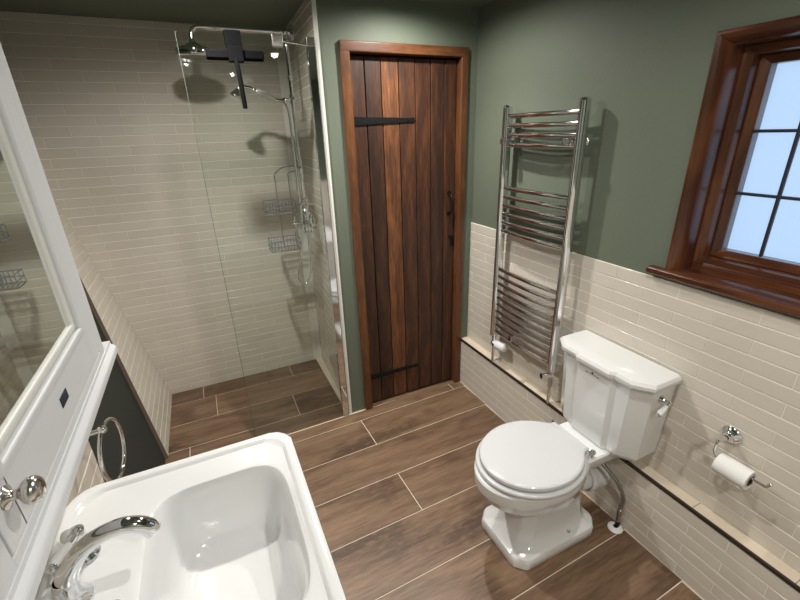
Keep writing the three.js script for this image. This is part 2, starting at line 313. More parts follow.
// ------------------------------------------------------------------ plank door with frame
{
  const d = struct('door_1', 'dark brown vertical plank door with black strap hinges', 'door');
  const fr = (name, x0, x1, y0, y1, z0, z1, grain) => mesh(name, uvMetres(rboxAt(x0, x1, y0, y1, z0, z1, 0.006, 2), 0.9, [x0 * 3, y1], grain), M.frame, d);
  fr('jamb', -0.752, -0.706, 0, 1.987, -0.09, 0.02, 'v'); fr('jamb', -0.107, -0.064, 0, 1.987, -0.09, 0.02, 'v');
  fr('head', -0.752, -0.064, 1.942, 1.987, -0.09, 0.021, 'u');
  fr('door_stop', -0.708, -0.7, 0.0, 1.945, -0.09, -0.05, 'v'); fr('door_stop', -0.113, -0.103, 0.0, 1.945, -0.09, -0.05, 'v');
  const xs = [-0.703, -0.625, -0.54, -0.447, -0.355, -0.265, -0.184, -0.11], tone = [0, 1, 2, 0, 3, 1, 3];
  for (let i = 0; i < 7; i++) {
    const m = mesh('plank', pieceGeo(xs[i + 1] - xs[i] - 0.003, 1.92, 0.03, 0.004, 40 + i, 'v', 0.75), M.door[tone[i]], d);
    m.position.set((xs[i] + xs[i + 1]) / 2, 0.014 + 0.96, -0.052 + rr(-0.001, 0.001));
  }
  mesh('backing', boxAt(-0.703, -0.11, 0.012, 1.936, -0.07, -0.053), M.door[1], d);
  const strap = (y, h0, x0, x1) => {
    const s = new THREE.Shape([[x0, y - h0 / 2], [x1 - 0.03, y - 0.009], [x1 - 0.012, y - 0.013], [x1, y], [x1 - 0.012, y + 0.013], [x1 - 0.03, y + 0.009], [x0, y + h0 / 2]].map(p => new THREE.Vector2(...p)));
    const g = mesh('strap_hinge', new THREE.ExtrudeGeometry(s, { depth: 0.004, bevelEnabled: true, bevelSize: 0.001, bevelThickness: 0.001, bevelSegments: 1 }).translate(0, 0, -0.021), M.iron, d);
    mesh('hinge_plate', rboxAt(x0 - 0.012, x0 + 0.004, y - 0.055, y + 0.055, -0.021, -0.014, 0.002, 1), M.iron, g);
    for (let i = 0; i < 4; i++) mesh('rivet', ball(V(x0 + 0.03 + i * (x1 - x0 - 0.07) / 3, y, -0.016), 0.004, 8), M.iron, g);
  };
  strap(1.655, 0.038, -0.698, -0.36); strap(0.2, 0.036, -0.698, -0.365);
  const hd = mesh('pull_handle', tube([[-0.148, 1.262, -0.018], [-0.148, 1.25, 0.006], [-0.148, 1.21, 0.014], [-0.148, 1.17, 0.006], [-0.148, 1.158, -0.018]], 0.0055, 24, 10), M.iron, d);
  mesh('handle_plate', new THREE.CylinderGeometry(0.013, 0.013, 0.004, 14).rotateX(Math.PI / 2).translate(-0.148, 1.268, -0.02), M.iron, hd);
  mesh('handle_plate', new THREE.CylinderGeometry(0.013, 0.013, 0.004, 14).rotateX(Math.PI / 2).translate(-0.148, 1.152, -0.02), M.iron, hd);
  mesh('latch', merge(rboxAt(-0.148, -0.116, 1.0, 1.02, -0.022, -0.012, 0.002, 1), rboxAt(-0.134, -0.116, 0.955, 1.02, -0.022, -0.015, 0.002, 1)), M.iron, d);
}

// ------------------------------------------------------------------ window: stepped oak frame, leaded frosted panes
{
  const w = struct('window_1', 'leaded window in a stepped reddish-brown timber frame', 'window');
  const bar = (name, x0, x1, y0, y1, z0, z1, r = 0.006) => mesh(name, uvMetres(rboxAt(x0, x1, y0, y1, z0, z1, r, 3), 0.9, [x0 + z0, y0], y1 - y0 > z1 - z0 ? 'v' : 'u'), M.window, w);
  // each frame is a moulded section mitred round its opening: section points are [depth x, inset]
  const framing = (name, z0, z1, y0, y1, sec) => {
    const corner = i => sec.map(([x, t]) => [[x, y0 + t, z0 + t], [x, y1 - t, z0 + t], [x, y1 - t, z1 - t], [x, y0 + t, z1 - t]][i % 4]);
    for (let k = 0; k < 4; k++) {
      const A = corner(k), B = corner(k + 1), pos = [], uv = [], along = k % 2 ? 2 : 1; let run = k * 0.13;
      for (let i = 0; i + 1 < sec.length; i++) {
        const w = Math.hypot(sec[i + 1][0] - sec[i][0], sec[i + 1][1] - sec[i][1]);
        for (const [p, q] of [[B[i], 0], [A[i], 0], [A[i + 1], 1], [B[i], 0], [A[i + 1], 1], [B[i + 1], 1]]) { pos.push(...p); uv.push(p[along] * 0.9, (run + q * w) * 1.8); }
        run += w;
      }
      const g = new THREE.BufferGeometry(); g.setAttribute('position', new THREE.Float32BufferAttribute(pos, 3)); g.setAttribute('uv', new THREE.Float32BufferAttribute(uv, 2)); g.computeVertexNormals();
      mesh(name + (k % 2 ? '_rail' : '_stile'), toCreasedNormals(g, R(20)), M.window, w);
    }
  };
  framing('casing', 1.196, 1.808, 1.095, 1.838, [[0.16, 0], [-0.014, 0], [-0.017, 0.003], [-0.017, 0.009], [-0.012, 0.015], [0.004, 0.028], [0.018, 0.034], [0.03, 0.036], [0.16, 0.037]]);
  framing('frame', 1.2325, 1.7715, 1.148, 1.8015, [[0.17, 0], [0.068, 0], [0.067, 0.004], [0.069, 0.009], [0.084, 0.022], [0.094, 0.025], [0.17, 0.026]]);
  framing('sash', 1.2585, 1.7455, 1.174, 1.7755, [[0.16, 0], [0.113, 0], [0.112, 0.003], [0.1135, 0.007], [0.127, 0.021], [0.129, 0.024], [0.16, 0.0245]]);
  bar('bottom_rail', 0.066, 0.17, 1.105, 1.15, 1.2325, 1.7715, 0.003);
  bar('sill', -0.03, 0.07, 1.101, 1.127, 1.135, 1.865, 0.009);
  const cz = [1.279, 1.395, 1.511, 1.627, 1.725], cy = [1.2, 1.385, 1.57, 1.755];
  for (let i = 0; i < 4; i++) for (let k = 0; k < 3; k++) mesh('pane', boxAt(0.129, 0.133, cy[k] + 0.001, cy[k + 1] - 0.001, cz[i] + 0.001, cz[i + 1] - 0.001, 3), M.pane, w);
  for (let i = 1; i < 4; i++) mesh('lead_came', rboxAt(0.124, 0.138, 1.2, 1.755, cz[i] - 0.0045, cz[i] + 0.0045, 0.003, 1), M.lead, w);
  for (let k = 1; k < 3; k++) mesh('lead_came', rboxAt(0.1245, 0.1375, cy[k] - 0.0045, cy[k] + 0.0045, 1.279, 1.725, 0.003, 1), M.lead, w);
}

// ------------------------------------------------------------------ heated towel rail
{
  const t = thing('towel_radiator', 'tall chrome ladder towel radiator on the green and tiled wall', 'radiator');
  const rx = -0.06, za = 0.348, zb = 0.796;
  for (const z of [za, zb]) mesh('upright', merge(cyl(V(0, 0.508, 0), V(0, 1.69, 0), 0.0165, 0.0165, 28), lathe([[0.0165, 0], [0.0155, 0.006], [0.01, 0.011], [0, 0.013]], V(0, 1.69, 0), V(0, 1, 0))).scale(1.5, 1, 1.15).translate(rx, 0, z), M.chrome, t);
  const rows = [];
  for (let i = 0; i < 4; i++) rows.push(1.652 - i * 0.0415);
  for (let i = 0; i < 6; i++) rows.push(1.327 - i * 0.0425);
  for (let i = 0; i < 10; i++) rows.push(0.905 - i * 0.0405);
  for (const y of rows) mesh('bar', tube([[rx, y, za], [rx - 0.008, y, za + 0.11], [rx - 0.012, y, (za + zb) / 2], [rx - 0.008, y, zb - 0.11], [rx, y, zb]], 0.0112, 28, 14), M.chrome, t);
  for (const z of [za + 0.03, zb - 0.03]) mesh('bracket', merge(cyl(V(0.001, 1.545, z), V(-0.1, 1.545, z), 0.009), rbox(0.014, 0.03, 0.026, 0.005).translate(-0.105, 1.545, z), lathe([[0.02, 0], [0.02, 0.004], [0.012, 0.01]], V(0, 1.545, z), V(-1, 0, 0))), M.chrome, t);
  mesh('bracket', merge(cyl(V(-0.008, 0.585, 0.55), V(-0.11, 0.585, 0.55), 0.009), rbox(0.014, 0.03, 0.026, 0.005).translate(-0.115, 0.585, 0.55)), M.chrome, t);
  mesh('air_vent', cyl(V(rx, 1.6, za + 0.06), V(rx + 0.03, 1.6, za + 0.06), 0.005), M.iron, t);
  // thermostatic valve at the door end, lockshield at the toilet end
  const tv = mesh('thermostatic_valve', merge(cyl(V(rx, 0.51, za), V(rx, 0.44, za), 0.0115), ball(V(rx, 0.452, za), 0.017), cyl(V(rx, 0.452, za), V(rx - 0.004, 0.452, za + 0.03), 0.012), cyl(V(rx, BH, za), V(rx, 0.45, za), 0.0075)), M.chrome, t);
  const vh = mesh('valve_head', lathe([[0, 0], [0.017, 0], [0.0215, 0.006], [0.0235, 0.03], [0.0255, 0.036], [0.0255, 0.086], [0.021, 0.097], [0, 0.099]], V(rx, 0.452, za + 0.004), V(0.02, 0.1, 1)), M.plastic, tv);
  mesh('dial_mark', rbox(0.002, 0.018, 0.014, 0.0008).translate(rx - 0.0225, 0.456, za + 0.022), M.black, vh);
  mesh('pipe_collar', lathe([[0.018, 0], [0.018, 0.004], [0.009, 0.008]], V(rx + 0.032, BH + 0.001, za), V(0, 1, 0)), M.plastic, tv);
  const ls = mesh('lockshield_valve', merge(cyl(V(rx, 0.51, zb), V(rx, 0.42, zb), 0.0125), cyl(V(rx, 0.485, zb), V(rx - 0.05, 0.487, zb - 0.014), 0.0135), ball(V(rx, 0.485, zb), 0.0175), cyl(V(rx, BH, zb), V(rx, 0.43, zb), 0.0075)), M.chrome, t);
}

// ------------------------------------------------------------------ toilet
function ring(cx, cz, y, hx, hz, ch, e) {                           // e: 0 chamfered rectangle ... 1 ellipse
  const out = [];
  for (let i = 0; i < 96; i++) {
    const a = i / 96 * Math.PI * 2, c = Math.cos(a), s = Math.sin(a), ac = Math.abs(c) + 1e-9, as = Math.abs(s) + 1e-9;
    const rc = Math.min(hx / ac, hz / as, (hx + hz - ch) / (ac + as)), re = 1 / Math.sqrt((c / hx) ** 2 + (s / hz) ** 2), r = e < 0 ? (Math.pow(ac / hx, -e) + Math.pow(as / hz, -e)) ** (1 / e) : rc + (re - rc) * e;
    out.push(V(cx + r * c, y, cz + r * s));
  }
  return out;
}
{
  const TZ = 1.115, t = thing('toilet', 'white traditional close-coupled toilet with closed lid beside tiled ledge', 'toilet', [0, 0, 0]);
  mesh('pan', creased(loft([
    ring(-0.385, TZ, 0.0005, 0.212, 0.14, 0.042, 0), ring(-0.385, TZ, 0.006, 0.215, 0.143, 0.042, 0), ring(-0.385, TZ, 0.04, 0.215, 0.143, 0.042, 0), ring(-0.385, TZ, 0.05, 0.211, 0.139, 0.042, 0), ring(-0.385, TZ, 0.055, 0.2, 0.128, 0.04, 0),
    ring(-0.38, TZ, 0.064, 0.19, 0.118, 0.04, 0.05), ring(-0.375, TZ, 0.082, 0.176, 0.106, 0.04, 0.15), ring(-0.37, TZ, 0.115, 0.168, 0.099, 0.04, 0.25), ring(-0.37, TZ, 0.18, 0.165, 0.098, 0.04, 0.35), ring(-0.378, TZ, 0.222, 0.175, 0.106, 0.05, 0.55), ring(-0.4, TZ, 0.248, 0.198, 0.126, 0.06, 0.8),
    ring(-0.425, TZ, 0.27, 0.22, 0.147, 0.06, 0.97), ring(-0.44, TZ, 0.3, 0.232, 0.161, 0.06, 1), ring(-0.45, TZ, 0.335, 0.236, 0.169, 0.06, 1), ring(-0.453, TZ, 0.342, 0.24, 0.174, 0.06, 1), ring(-0.454, TZ, 0.36, 0.241, 0.176, 0.06, 1), ring(-0.454, TZ, 0.388, 0.241, 0.176, 0.06, 1), ring(-0.454, TZ, 0.395, 0.236, 0.171, 0.06, 1)]), 32), M.ceramic, t);
  mesh('cistern_shelf', creased(loft([ring(-0.19, TZ, 0.3, 0.1, 0.075, 0.04, 0.3), ring(-0.18, TZ, 0.335, 0.13, 0.1, 0.03, 0.1), ring(-0.175, TZ, 0.35, 0.145, 0.11, 0.025, 0), ring(-0.175, TZ, 0.39, 0.145, 0.112, 0.025, 0), ring(-0.175, TZ, 0.396, 0.139, 0.106, 0.025, 0)]), 35), M.ceramic, t);
  // seat and lid share a round-fronted outline with waisted shoulders at the hinge
  const outline = k => {
    const s = new THREE.Shape(), pts = [];
    for (let i = 0; i <= 40; i++) { const a = R(38) + (R(322) - R(38)) * i / 40; pts.push([-0.462 + 0.218 * k * Math.cos(a), 0.187 * k * Math.sin(a)]); }
    const a0 = pts[0]; s.moveTo(a0[0], a0[1]); for (const p of pts.slice(1)) s.lineTo(p[0], p[1]);
    const l = pts[40]; s.bezierCurveTo(l[0] + 0.022, l[1] + 0.018, -0.282, -0.1 * k, -0.256, -0.097 * k); s.lineTo(-0.256, 0.097 * k); s.bezierCurveTo(-0.282, 0.1 * k, a0[0] + 0.022, a0[1] - 0.018, a0[0], a0[1]); return s;
  };
  const slab = (k, y, th, b) => new THREE.ExtrudeGeometry(outline(k), { depth: th - 2 * b, bevelEnabled: true, bevelSize: b, bevelThickness: b, bevelOffset: -b, bevelSegments: 5, curveSegments: 20 }).rotateX(Math.PI / 2).translate(0, y + th - b, TZ);
  mesh('seat_ring', creased(slab(1.015, 0.399, 0.019, 0.006), 40), M.seat, t);
  mesh('lid', creased(slab(0.955, 0.421, 0.024, 0.01), 40), M.seat, t);
  const hg = mesh('hinge_bar', cyl(V(-0.247, 0.423, TZ - 0.1), V(-0.247, 0.423, TZ + 0.1), 0.007), M.chrome, t);
  for (const s of [-1, 1]) mesh('hinge_post', merge(cyl(V(-0.243, 0.396, TZ + s * 0.095), V(-0.243, 0.428, TZ + s * 0.095), 0.009), ball(V(-0.245, 0.427, TZ + s * 0.102), 0.011)), M.chrome, hg);
  // cistern: chamfered front corners, raised centre panel
  const CZ = 1.12;
  const plan = (y, w, d, k) => {
    const d1 = d - 0.045, c = 0.058, p = 0.088 * k, q = 0.014, b = 0.012;
    return [[b, -w], [d1, -w], [d, -w + c], [d, -p - 0.006], [d + q, -p + 0.012], [d + q, p - 0.012], [d, p + 0.006], [d, w - c], [d1, w], [b, w]].map(a => V(-a[0], y, CZ + a[1]));
  };
  const rev = r => r.map(a => a.slice().reverse());
  const cb = mesh('cistern', creased(loft(rev([plan(0.376, 0.15, 0.12, 0.88), plan(0.379, 0.165, 0.138, 0.92), plan(0.39, 0.18, 0.154, 0.96), plan(0.41, 0.189, 0.163, 0.98), plan(0.44, 0.192, 0.166, 0.98), plan(0.736, 0.205, 0.176, 1)])), 16), M.ceramic, t);
  mesh('cistern_lid', creased(loft(rev([plan(0.732, 0.207, 0.18, 1), plan(0.736, 0.215, 0.19, 1), plan(0.744, 0.219, 0.194, 1), plan(0.756, 0.219, 0.194, 1), plan(0.766, 0.212, 0.187, 0.98), plan(0.77, 0.2, 0.175, 0.95)])), 28), M.ceramic, t);
  const mk = [];
  for (const [a, w, h, y] of [[-0.026, 0.012, 0.003, 0.704], [-0.009, 0.006, 0.003, 0.705], [0.0, 0.008, 0.01, 0.71], [0.012, 0.01, 0.003, 0.705], [0.026, 0.012, 0.003, 0.704]]) mk.push(new THREE.BoxGeometry(0.001, h, w).translate(-0.1892, y, CZ - 0.005 + a));
  mesh('maker_mark', merge(mk), M.lead, cb);
  const lv = mesh('flush_boss', merge(lathe([[0.014, 0], [0.014, 0.004], [0.009, 0.012], [0.006, 0.03]], V(-0.085, 0.69, CZ + 0.203), V(0, 0, 1)), ball(V(-0.085, 0.69, CZ + 0.235), 0.009), cyl(V(-0.085, 0.69, CZ + 0.235), V(-0.1, 0.682, CZ + 0.237), 0.006)), M.chrome, t);
  mesh('flush_lever', lathe([[0.005, 0], [0.008, 0.012], [0.011, 0.035], [0.0085, 0.045]], V(-0.098, 0.684, CZ + 0.237), V(-1, -0.55, 0.05)), M.ceramic, lv);
  mesh('lever_tip', lathe([[0.0085, 0], [0.007, 0.004], [0, 0.007]], V(-0.0975 - 0.045 * 0.876, 0.684 - 0.045 * 0.482, CZ + 0.239), V(-1, -0.55, 0.05)), M.chrome, lv);
  for (const s of [-1, 1]) mesh('floor_screw_cap', ball(V(-0.33, 0.066, TZ + s * 0.117), 0.009, 12), M.chrome, t);
  mesh('waste_connector', merge(cyl(V(-0.27, 0.21, TZ + 0.02), V(-0.13, 0.175, TZ + 0.02), 0.046, 0.046, 28), lathe([[0.05, 0], [0.056, 0.012], [0.056, 0.03], [0.05, 0.035]], V(-0.16, 0.183, TZ + 0.02), V(1, -0.25, 0)), cyl(V(-0.14, 0.178, TZ + 0.02), V(-0.064, 0.165, TZ + 0.02), 0.05, 0.054, 28)), M.plastic, t);
  mesh('supply_hose', tube([[-0.13, 0.385, TZ + 0.02], [-0.13, 0.33, TZ + 0.03], [-0.122, 0.285, TZ + 0.075], [-0.1, 0.235, TZ + 0.13], [-0.088, 0.17, TZ + 0.162], [-0.084, 0.115, TZ + 0.16]], 0.0082, 50, 10), M.braid, t);
  const iv = mesh('isolator_valve', merge(cyl(V(-0.084, 0.03, TZ + 0.16), V(-0.084, 0.125, TZ + 0.158), 0.009, 0.009, 8), cyl(V(-0.084, 0.07, TZ + 0.16), V(-0.084, 0.1, TZ + 0.159), 0.0125, 0.0125, 6), cyl(V(-0.096, 0.084, TZ + 0.16), V(-0.072, 0.084, TZ + 0.16), 0.006)), M.satin, t);
  mesh('pipe_tail', cyl(V(-0.084, 0, TZ + 0.16), V(-0.084, 0.035, TZ + 0.16), 0.0095), M.iron, iv);
  mesh('pipe_collar', lathe([[0.03, 0.0005], [0.03, 0.004], [0.022, 0.009], [0.01, 0.011]], V(-0.094, 0, TZ + 0.16), V(0, 1, 0)), M.plastic, iv);
}

// ------------------------------------------------------------------ toilet roll holder and roll
{
  const h = thing('toilet_roll_holder', 'chrome toilet roll holder with round rose on cream tiles', 'roll holder');
  mesh('rose', lathe([[0.001, 0], [0.031, 0], [0.031, 0.004], [0.024, 0.009], [0.02, 0.014], [0.012, 0.017], [0.008, 0.03]], V(-0.007, 0.648, 1.522), V(-1, 0, 0)), M.chrome, h);
  mesh('arm', merge(cyl(V(-0.02, 0.648, 1.522), V(-0.075, 0.648, 1.522), 0.006), ball(V(-0.078, 0.648, 1.522), 0.0095), ball(V(-0.045, 0.648, 1.522), 0.008)), M.chrome, h);
  mesh('hook', merge(tube([[-0.078, 0.645, 1.522], [-0.08, 0.625, 1.517], [-0.08, 0.602, 1.524], [-0.078, 0.592, 1.545], [-0.078, 0.59, 1.6], [-0.078, 0.59, 1.655], [-0.078, 0.594, 1.668], [-0.078, 0.606, 1.675]], 0.0048, 60, 12), ball(V(-0.078, 0.606, 1.675), 0.006)), M.chrome, h);
  const r = thing('toilet_roll', 'white toilet paper roll hanging on the chrome holder', 'toilet roll', [-0.078, 0.5785, 1.583]);
  mesh('paper', new THREE.LatheGeometry([[0.0175, -0.047], [0.032, -0.046], [0.0335, -0.0445], [0.0335, 0.0445], [0.032, 0.046], [0.0175, 0.047], [0.0175, -0.047]].map(p => new THREE.Vector2(...p)), 40).rotateX(Math.PI / 2), M.paper, r);
  mesh('card_tube', new THREE.CylinderGeometry(0.0173, 0.0173, 0.094, 28, 1, true).rotateX(Math.PI / 2), M.tan, r);
}

// ------------------------------------------------------------------ shower screen, squeegee, shower set
{
  const g = thing('shower_screen', 'frameless clear glass shower screen with chrome wall channel', 'shower screen');
  mesh('glass_panel', boxAt(-1.405, -0.885, 0.004, 1.985, -0.004, 0.004), M.glass, g);
  mesh('polished_edge', boxAt(-1.4068, -1.405, 0.004, 1.985, -0.004, 0.004), M.glassEdge, g);
  mesh('wall_channel', rboxAt(-0.897, -0.864, 0.002, 1.985, -0.012, 0.014, 0.001, 1), M.chrome, g);
  mesh('channel_cap', rboxAt(-0.899, -0.862, 1.955, 1.99, -0.014, 0.016, 0.002, 1), M.satin, g);
  mesh('brace_arm', cyl(V(-1.02, 1.972, 0.006), V(-0.885, 1.957, 0.012), 0.0035), M.chrome, g);
  mesh('clamp', merge(rboxAt(-1.045, -1.0, 1.948, 1.992, -0.014, 0.02, 0.003)), M.satin, g);
}
{
  const q = thing('squeegee', 'black T-shaped squeegee hooked over the glass screen', 'squeegee');
  mesh('hook', merge(rboxAt(-1.23, -1.168, 1.935, 1.99, 0.0055, 0.03, 0.003), rboxAt(-1.23, -1.168, 1.986, 1.996, -0.022, 0.03, 0.002), rboxAt(-1.23, -1.168, 1.95, 1.99, -0.022, -0.0055, 0.003), rboxAt(-1.228, -1.17, 1.882, 1.938, 0.012, 0.045, 0.004)), M.black, q);
  mesh('blade', merge(rboxAt(-1.31, -1.088, 1.895, 1.925, 0.014, 0.034, 0.005), rboxAt(-1.31, -1.088, 1.89, 1.93, 0.007, 0.012, 0.002)), M.black, q);
  mesh('handle', tube([[-1.202, 1.9, 0.035], [-1.2, 1.85, 0.045], [-1.197, 1.79, 0.043], [-1.194, 1.71, 0.035]], 0.0095, 24, 12), M.black, q);
}
{
  const sx = -0.905, sz = -0.36, s = thing('shower_set', 'traditional chrome shower riser with large round rose and hand shower', 'shower');
  mesh('riser', merge(cyl(V(sx, 1.13, sz), V(sx, 2.075, sz), 0.0112), ball(V(sx, 2.075, sz), 0.018), lathe([[0.014, 0], [0.014, 0.02], [0.0095, 0.03]], V(sx, 2.02, sz), V(0, 1, 0)), lathe([[0.0095, 0], [0.014, 0.006], [0.014, 0.02], [0.0095, 0.026]], V(sx, 1.86, sz), V(0, 1, 0))), M.chrome, s);
  mesh('wall_flange', lathe([[0.001, 0], [0.034, 0], [0.034, 0.005], [0.022, 0.012], [0.012, 0.018], [0.01, 0.06]], V(-0.868, 2.075, sz), V(-1, 0, 0)), M.chrome, s);
  mesh('overhead_arm', tube([[sx, 2.075, sz], [-1.05, 2.075, sz], [-1.2, 2.075, sz], [-1.3, 2.074, sz], [-1.328, 2.06, sz], [-1.336, 2.03, sz], [-1.336, 2.012, sz]], 0.0115, 60, 16), M.chrome, s);
  const rose = mesh('rose', lathe([[0.0, 0.05], [0.012, 0.05], [0.013, 0.042], [0.02, 0.037], [0.034, 0.03], [0.054, 0.022], [0.072, 0.016], [0.08, 0.01], [0.0815, 0.004], [0.0815, -0.012], [0.079, -0.018], [0.074, -0.02], [0, -0.02]], V(-1.336, 1.972, sz), V(0, 1, 0), 40), M.chrome, s);
  mesh('spray_plate', lathe([[0, -0.0215], [0.07, -0.0215], [0.073, -0.02]], V(-1.336, 1.972, sz), V(0, 1, 0), 32), M.satin, rose);
  // hand shower in its cradle
  mesh('cradle', merge(cyl(V(sx, 1.775, sz), V(sx - 0.04, 1.77, sz + 0.01), 0.009), lathe([[0.016, -0.02], [0.016, 0.02]], V(sx, 1.775, sz), V(0, 1, 0)), ball(V(sx - 0.045, 1.768, sz + 0.012), 0.014), cyl(V(sx, 1.775, sz - 0.04), V(sx, 1.775, sz + 0.04), 0.006), ball(V(sx, 1.775, sz + 0.042), 0.009)), M.chrome, s);
  const hs = mesh('hand_shower', merge(tube([[sx - 0.045, 1.765, sz + 0.012], [-0.99, 1.77, sz + 0.012], [-1.01, 1.779, sz + 0.012]], 0.009, 16, 12), tube([[-1.085, 1.812, sz + 0.012], [-1.12, 1.826, sz + 0.012], [-1.155, 1.828, sz + 0.012], [-1.175, 1.812, sz + 0.012]], 0.0075, 20, 12), lathe([[0, 0], [0.01, 0], [0.014, 0.01], [0.03, 0.03], [0.032, 0.042], [0, 0.042]], V(-1.172, 1.818, sz + 0.012), V(-0.42, -1, 0))), M.chrome, s);
  mesh('hand_grip', lathe([[0.009, 0], [0.013, 0.008], [0.0155, 0.04], [0.013, 0.074], [0.009, 0.082]], V(-1.01, 1.779, sz + 0.012), V(-1, 0.43, 0)), M.ceramic, hs);
  mesh('hose', tube([[-0.955, 1.762, sz + 0.014], [-0.938, 1.72, sz + 0.02], [-0.935, 1.6, sz + 0.02], [-0.937, 1.35, sz + 0.022], [-0.945, 1.1, sz + 0.052], [-0.985, 0.9, sz + 0.06], [-1.0, 0.82, sz + 0.045], [-0.96, 0.76, sz + 0.02], [-0.915, 0.83, sz + 0.01], [sx, 1.0, sz], [sx, 1.08, sz]], 0.0065, 120, 10), M.chrome, s);
  // thermostatic valve body with cross-head handles
  const cross = (p, dir) => { const a = V(0, 1, 0), b = new THREE.Vector3().crossVectors(dir, a).normalize(); return merge(lathe([[0.012, 0], [0.014, 0.02], [0.01, 0.035], [0.012, 0.045], [0.008, 0.055], [0, 0.057]], p, dir), ...[a, b].flatMap(q => [-1, 1].map(k => { const c = p.clone().addScaledVector(dir, 0.042); return merge(cyl(c, c.clone().addScaledVector(q, k * 0.03), 0.0055), ball(c.clone().addScaledVector(q, k * 0.032), 0.008, 10)); }))); };
  mesh('valve_body', merge(lathe([[0.0, -0.06], [0.022, -0.06], [0.028, -0.05], [0.028, -0.03], [0.024, -0.02], [0.024, 0.02], [0.028, 0.03], [0.028, 0.05], [0.018, 0.065], [0.0095, 0.08]], V(sx, 1.13, sz), V(0, 1, 0)), lathe([[0.001, 0], [0.05, 0], [0.05, 0.005], [0.035, 0.014], [0.024, 0.018], [0.02, 0.05]], V(-0.87, 1.13, sz), V(-1, 0, 0)), cyl(V(sx, 1.13, sz - 0.075), V(sx, 1.13, sz + 0.075), 0.017)), M.chrome, s);
  mesh('cross_handle', cross(V(sx - 0.024, 1.13, sz), V(-1, 0, 0)), M.chrome, s);
  mesh('cross_handle', cross(V(sx, 1.13, sz + 0.07), V(0, 0, 1)), M.chrome, s);
  mesh('diverter', merge(lathe([[0.012, -0.025], [0.019, -0.02], [0.019, 0.02], [0.012, 0.025]], V(sx, 1.24, sz), V(0, 1, 0)), cross(V(sx, 1.24, sz + 0.015), V(0, 0, 1))), M.chrome, s);
  mesh('riser_joint', merge(lathe([[0.0095, 0], [0.016, 0.01], [0.016, 0.028], [0.012, 0.034], [0.0165, 0.042], [0.0165, 0.06], [0.0095, 0.07]], V(sx, 1.37, sz), V(0, 1, 0))), M.chrome, s);
  mesh('riser_sleeve', cyl(V(sx, 1.44, sz), V(sx, 1.475, sz), 0.0115), M.ceramic, s);
}
// two-tier wire basket hung on the riser
{
  const c = thing('shower_caddy', 'two-tier chrome wire shower caddy hung beside the valve', 'shower caddy');
  const x0 = -1.125, x1 = -0.962, z0 = -0.43, z1 = -0.325, w = 0.0023, dark = M.wire;
  const loop = y => tube([[x0, y, z0], [x0, y, z1], [x1, y, z1], [x1, y, z0]], w * 1.25, 48, 6, true, 0.02);
  for (const y of [1.2, 0.985]) {
    const g = [loop(y + 0.062), loop(y + 0.03), loop(y)];
    for (let i = 0; i <= 9; i++) { const x = x0 + (x1 - x0) * i / 9; g.push(tube([[x, y + 0.062, z0], [x, y, z0], [x, y, z1], [x, y + 0.062, z1]], w * 0.8, 24, 5, false, 0.02)); }
    mesh('basket', merge(g), dark, c);
  }
  mesh('hanger', merge(cyl(V(-1.04, 0.985, z0), V(-1.04, 1.4, z0), w * 1.2, w * 1.2, 8), cyl(V(-0.965, 0.985, z0), V(-0.965, 1.4, z0), w * 1.2, w * 1.2, 8), tube([[-1.04, 1.4, z0], [-1.0, 1.43, z0], [-0.95, 1.44, z0], [-0.905, 1.44, -0.375]], w * 1.2, 20, 6), tube([[-0.965, 1.4, z0], [-0.94, 1.41, z0], [-0.905, 1.41, -0.375]], w * 1.2, 20, 6)), dark, c);
}

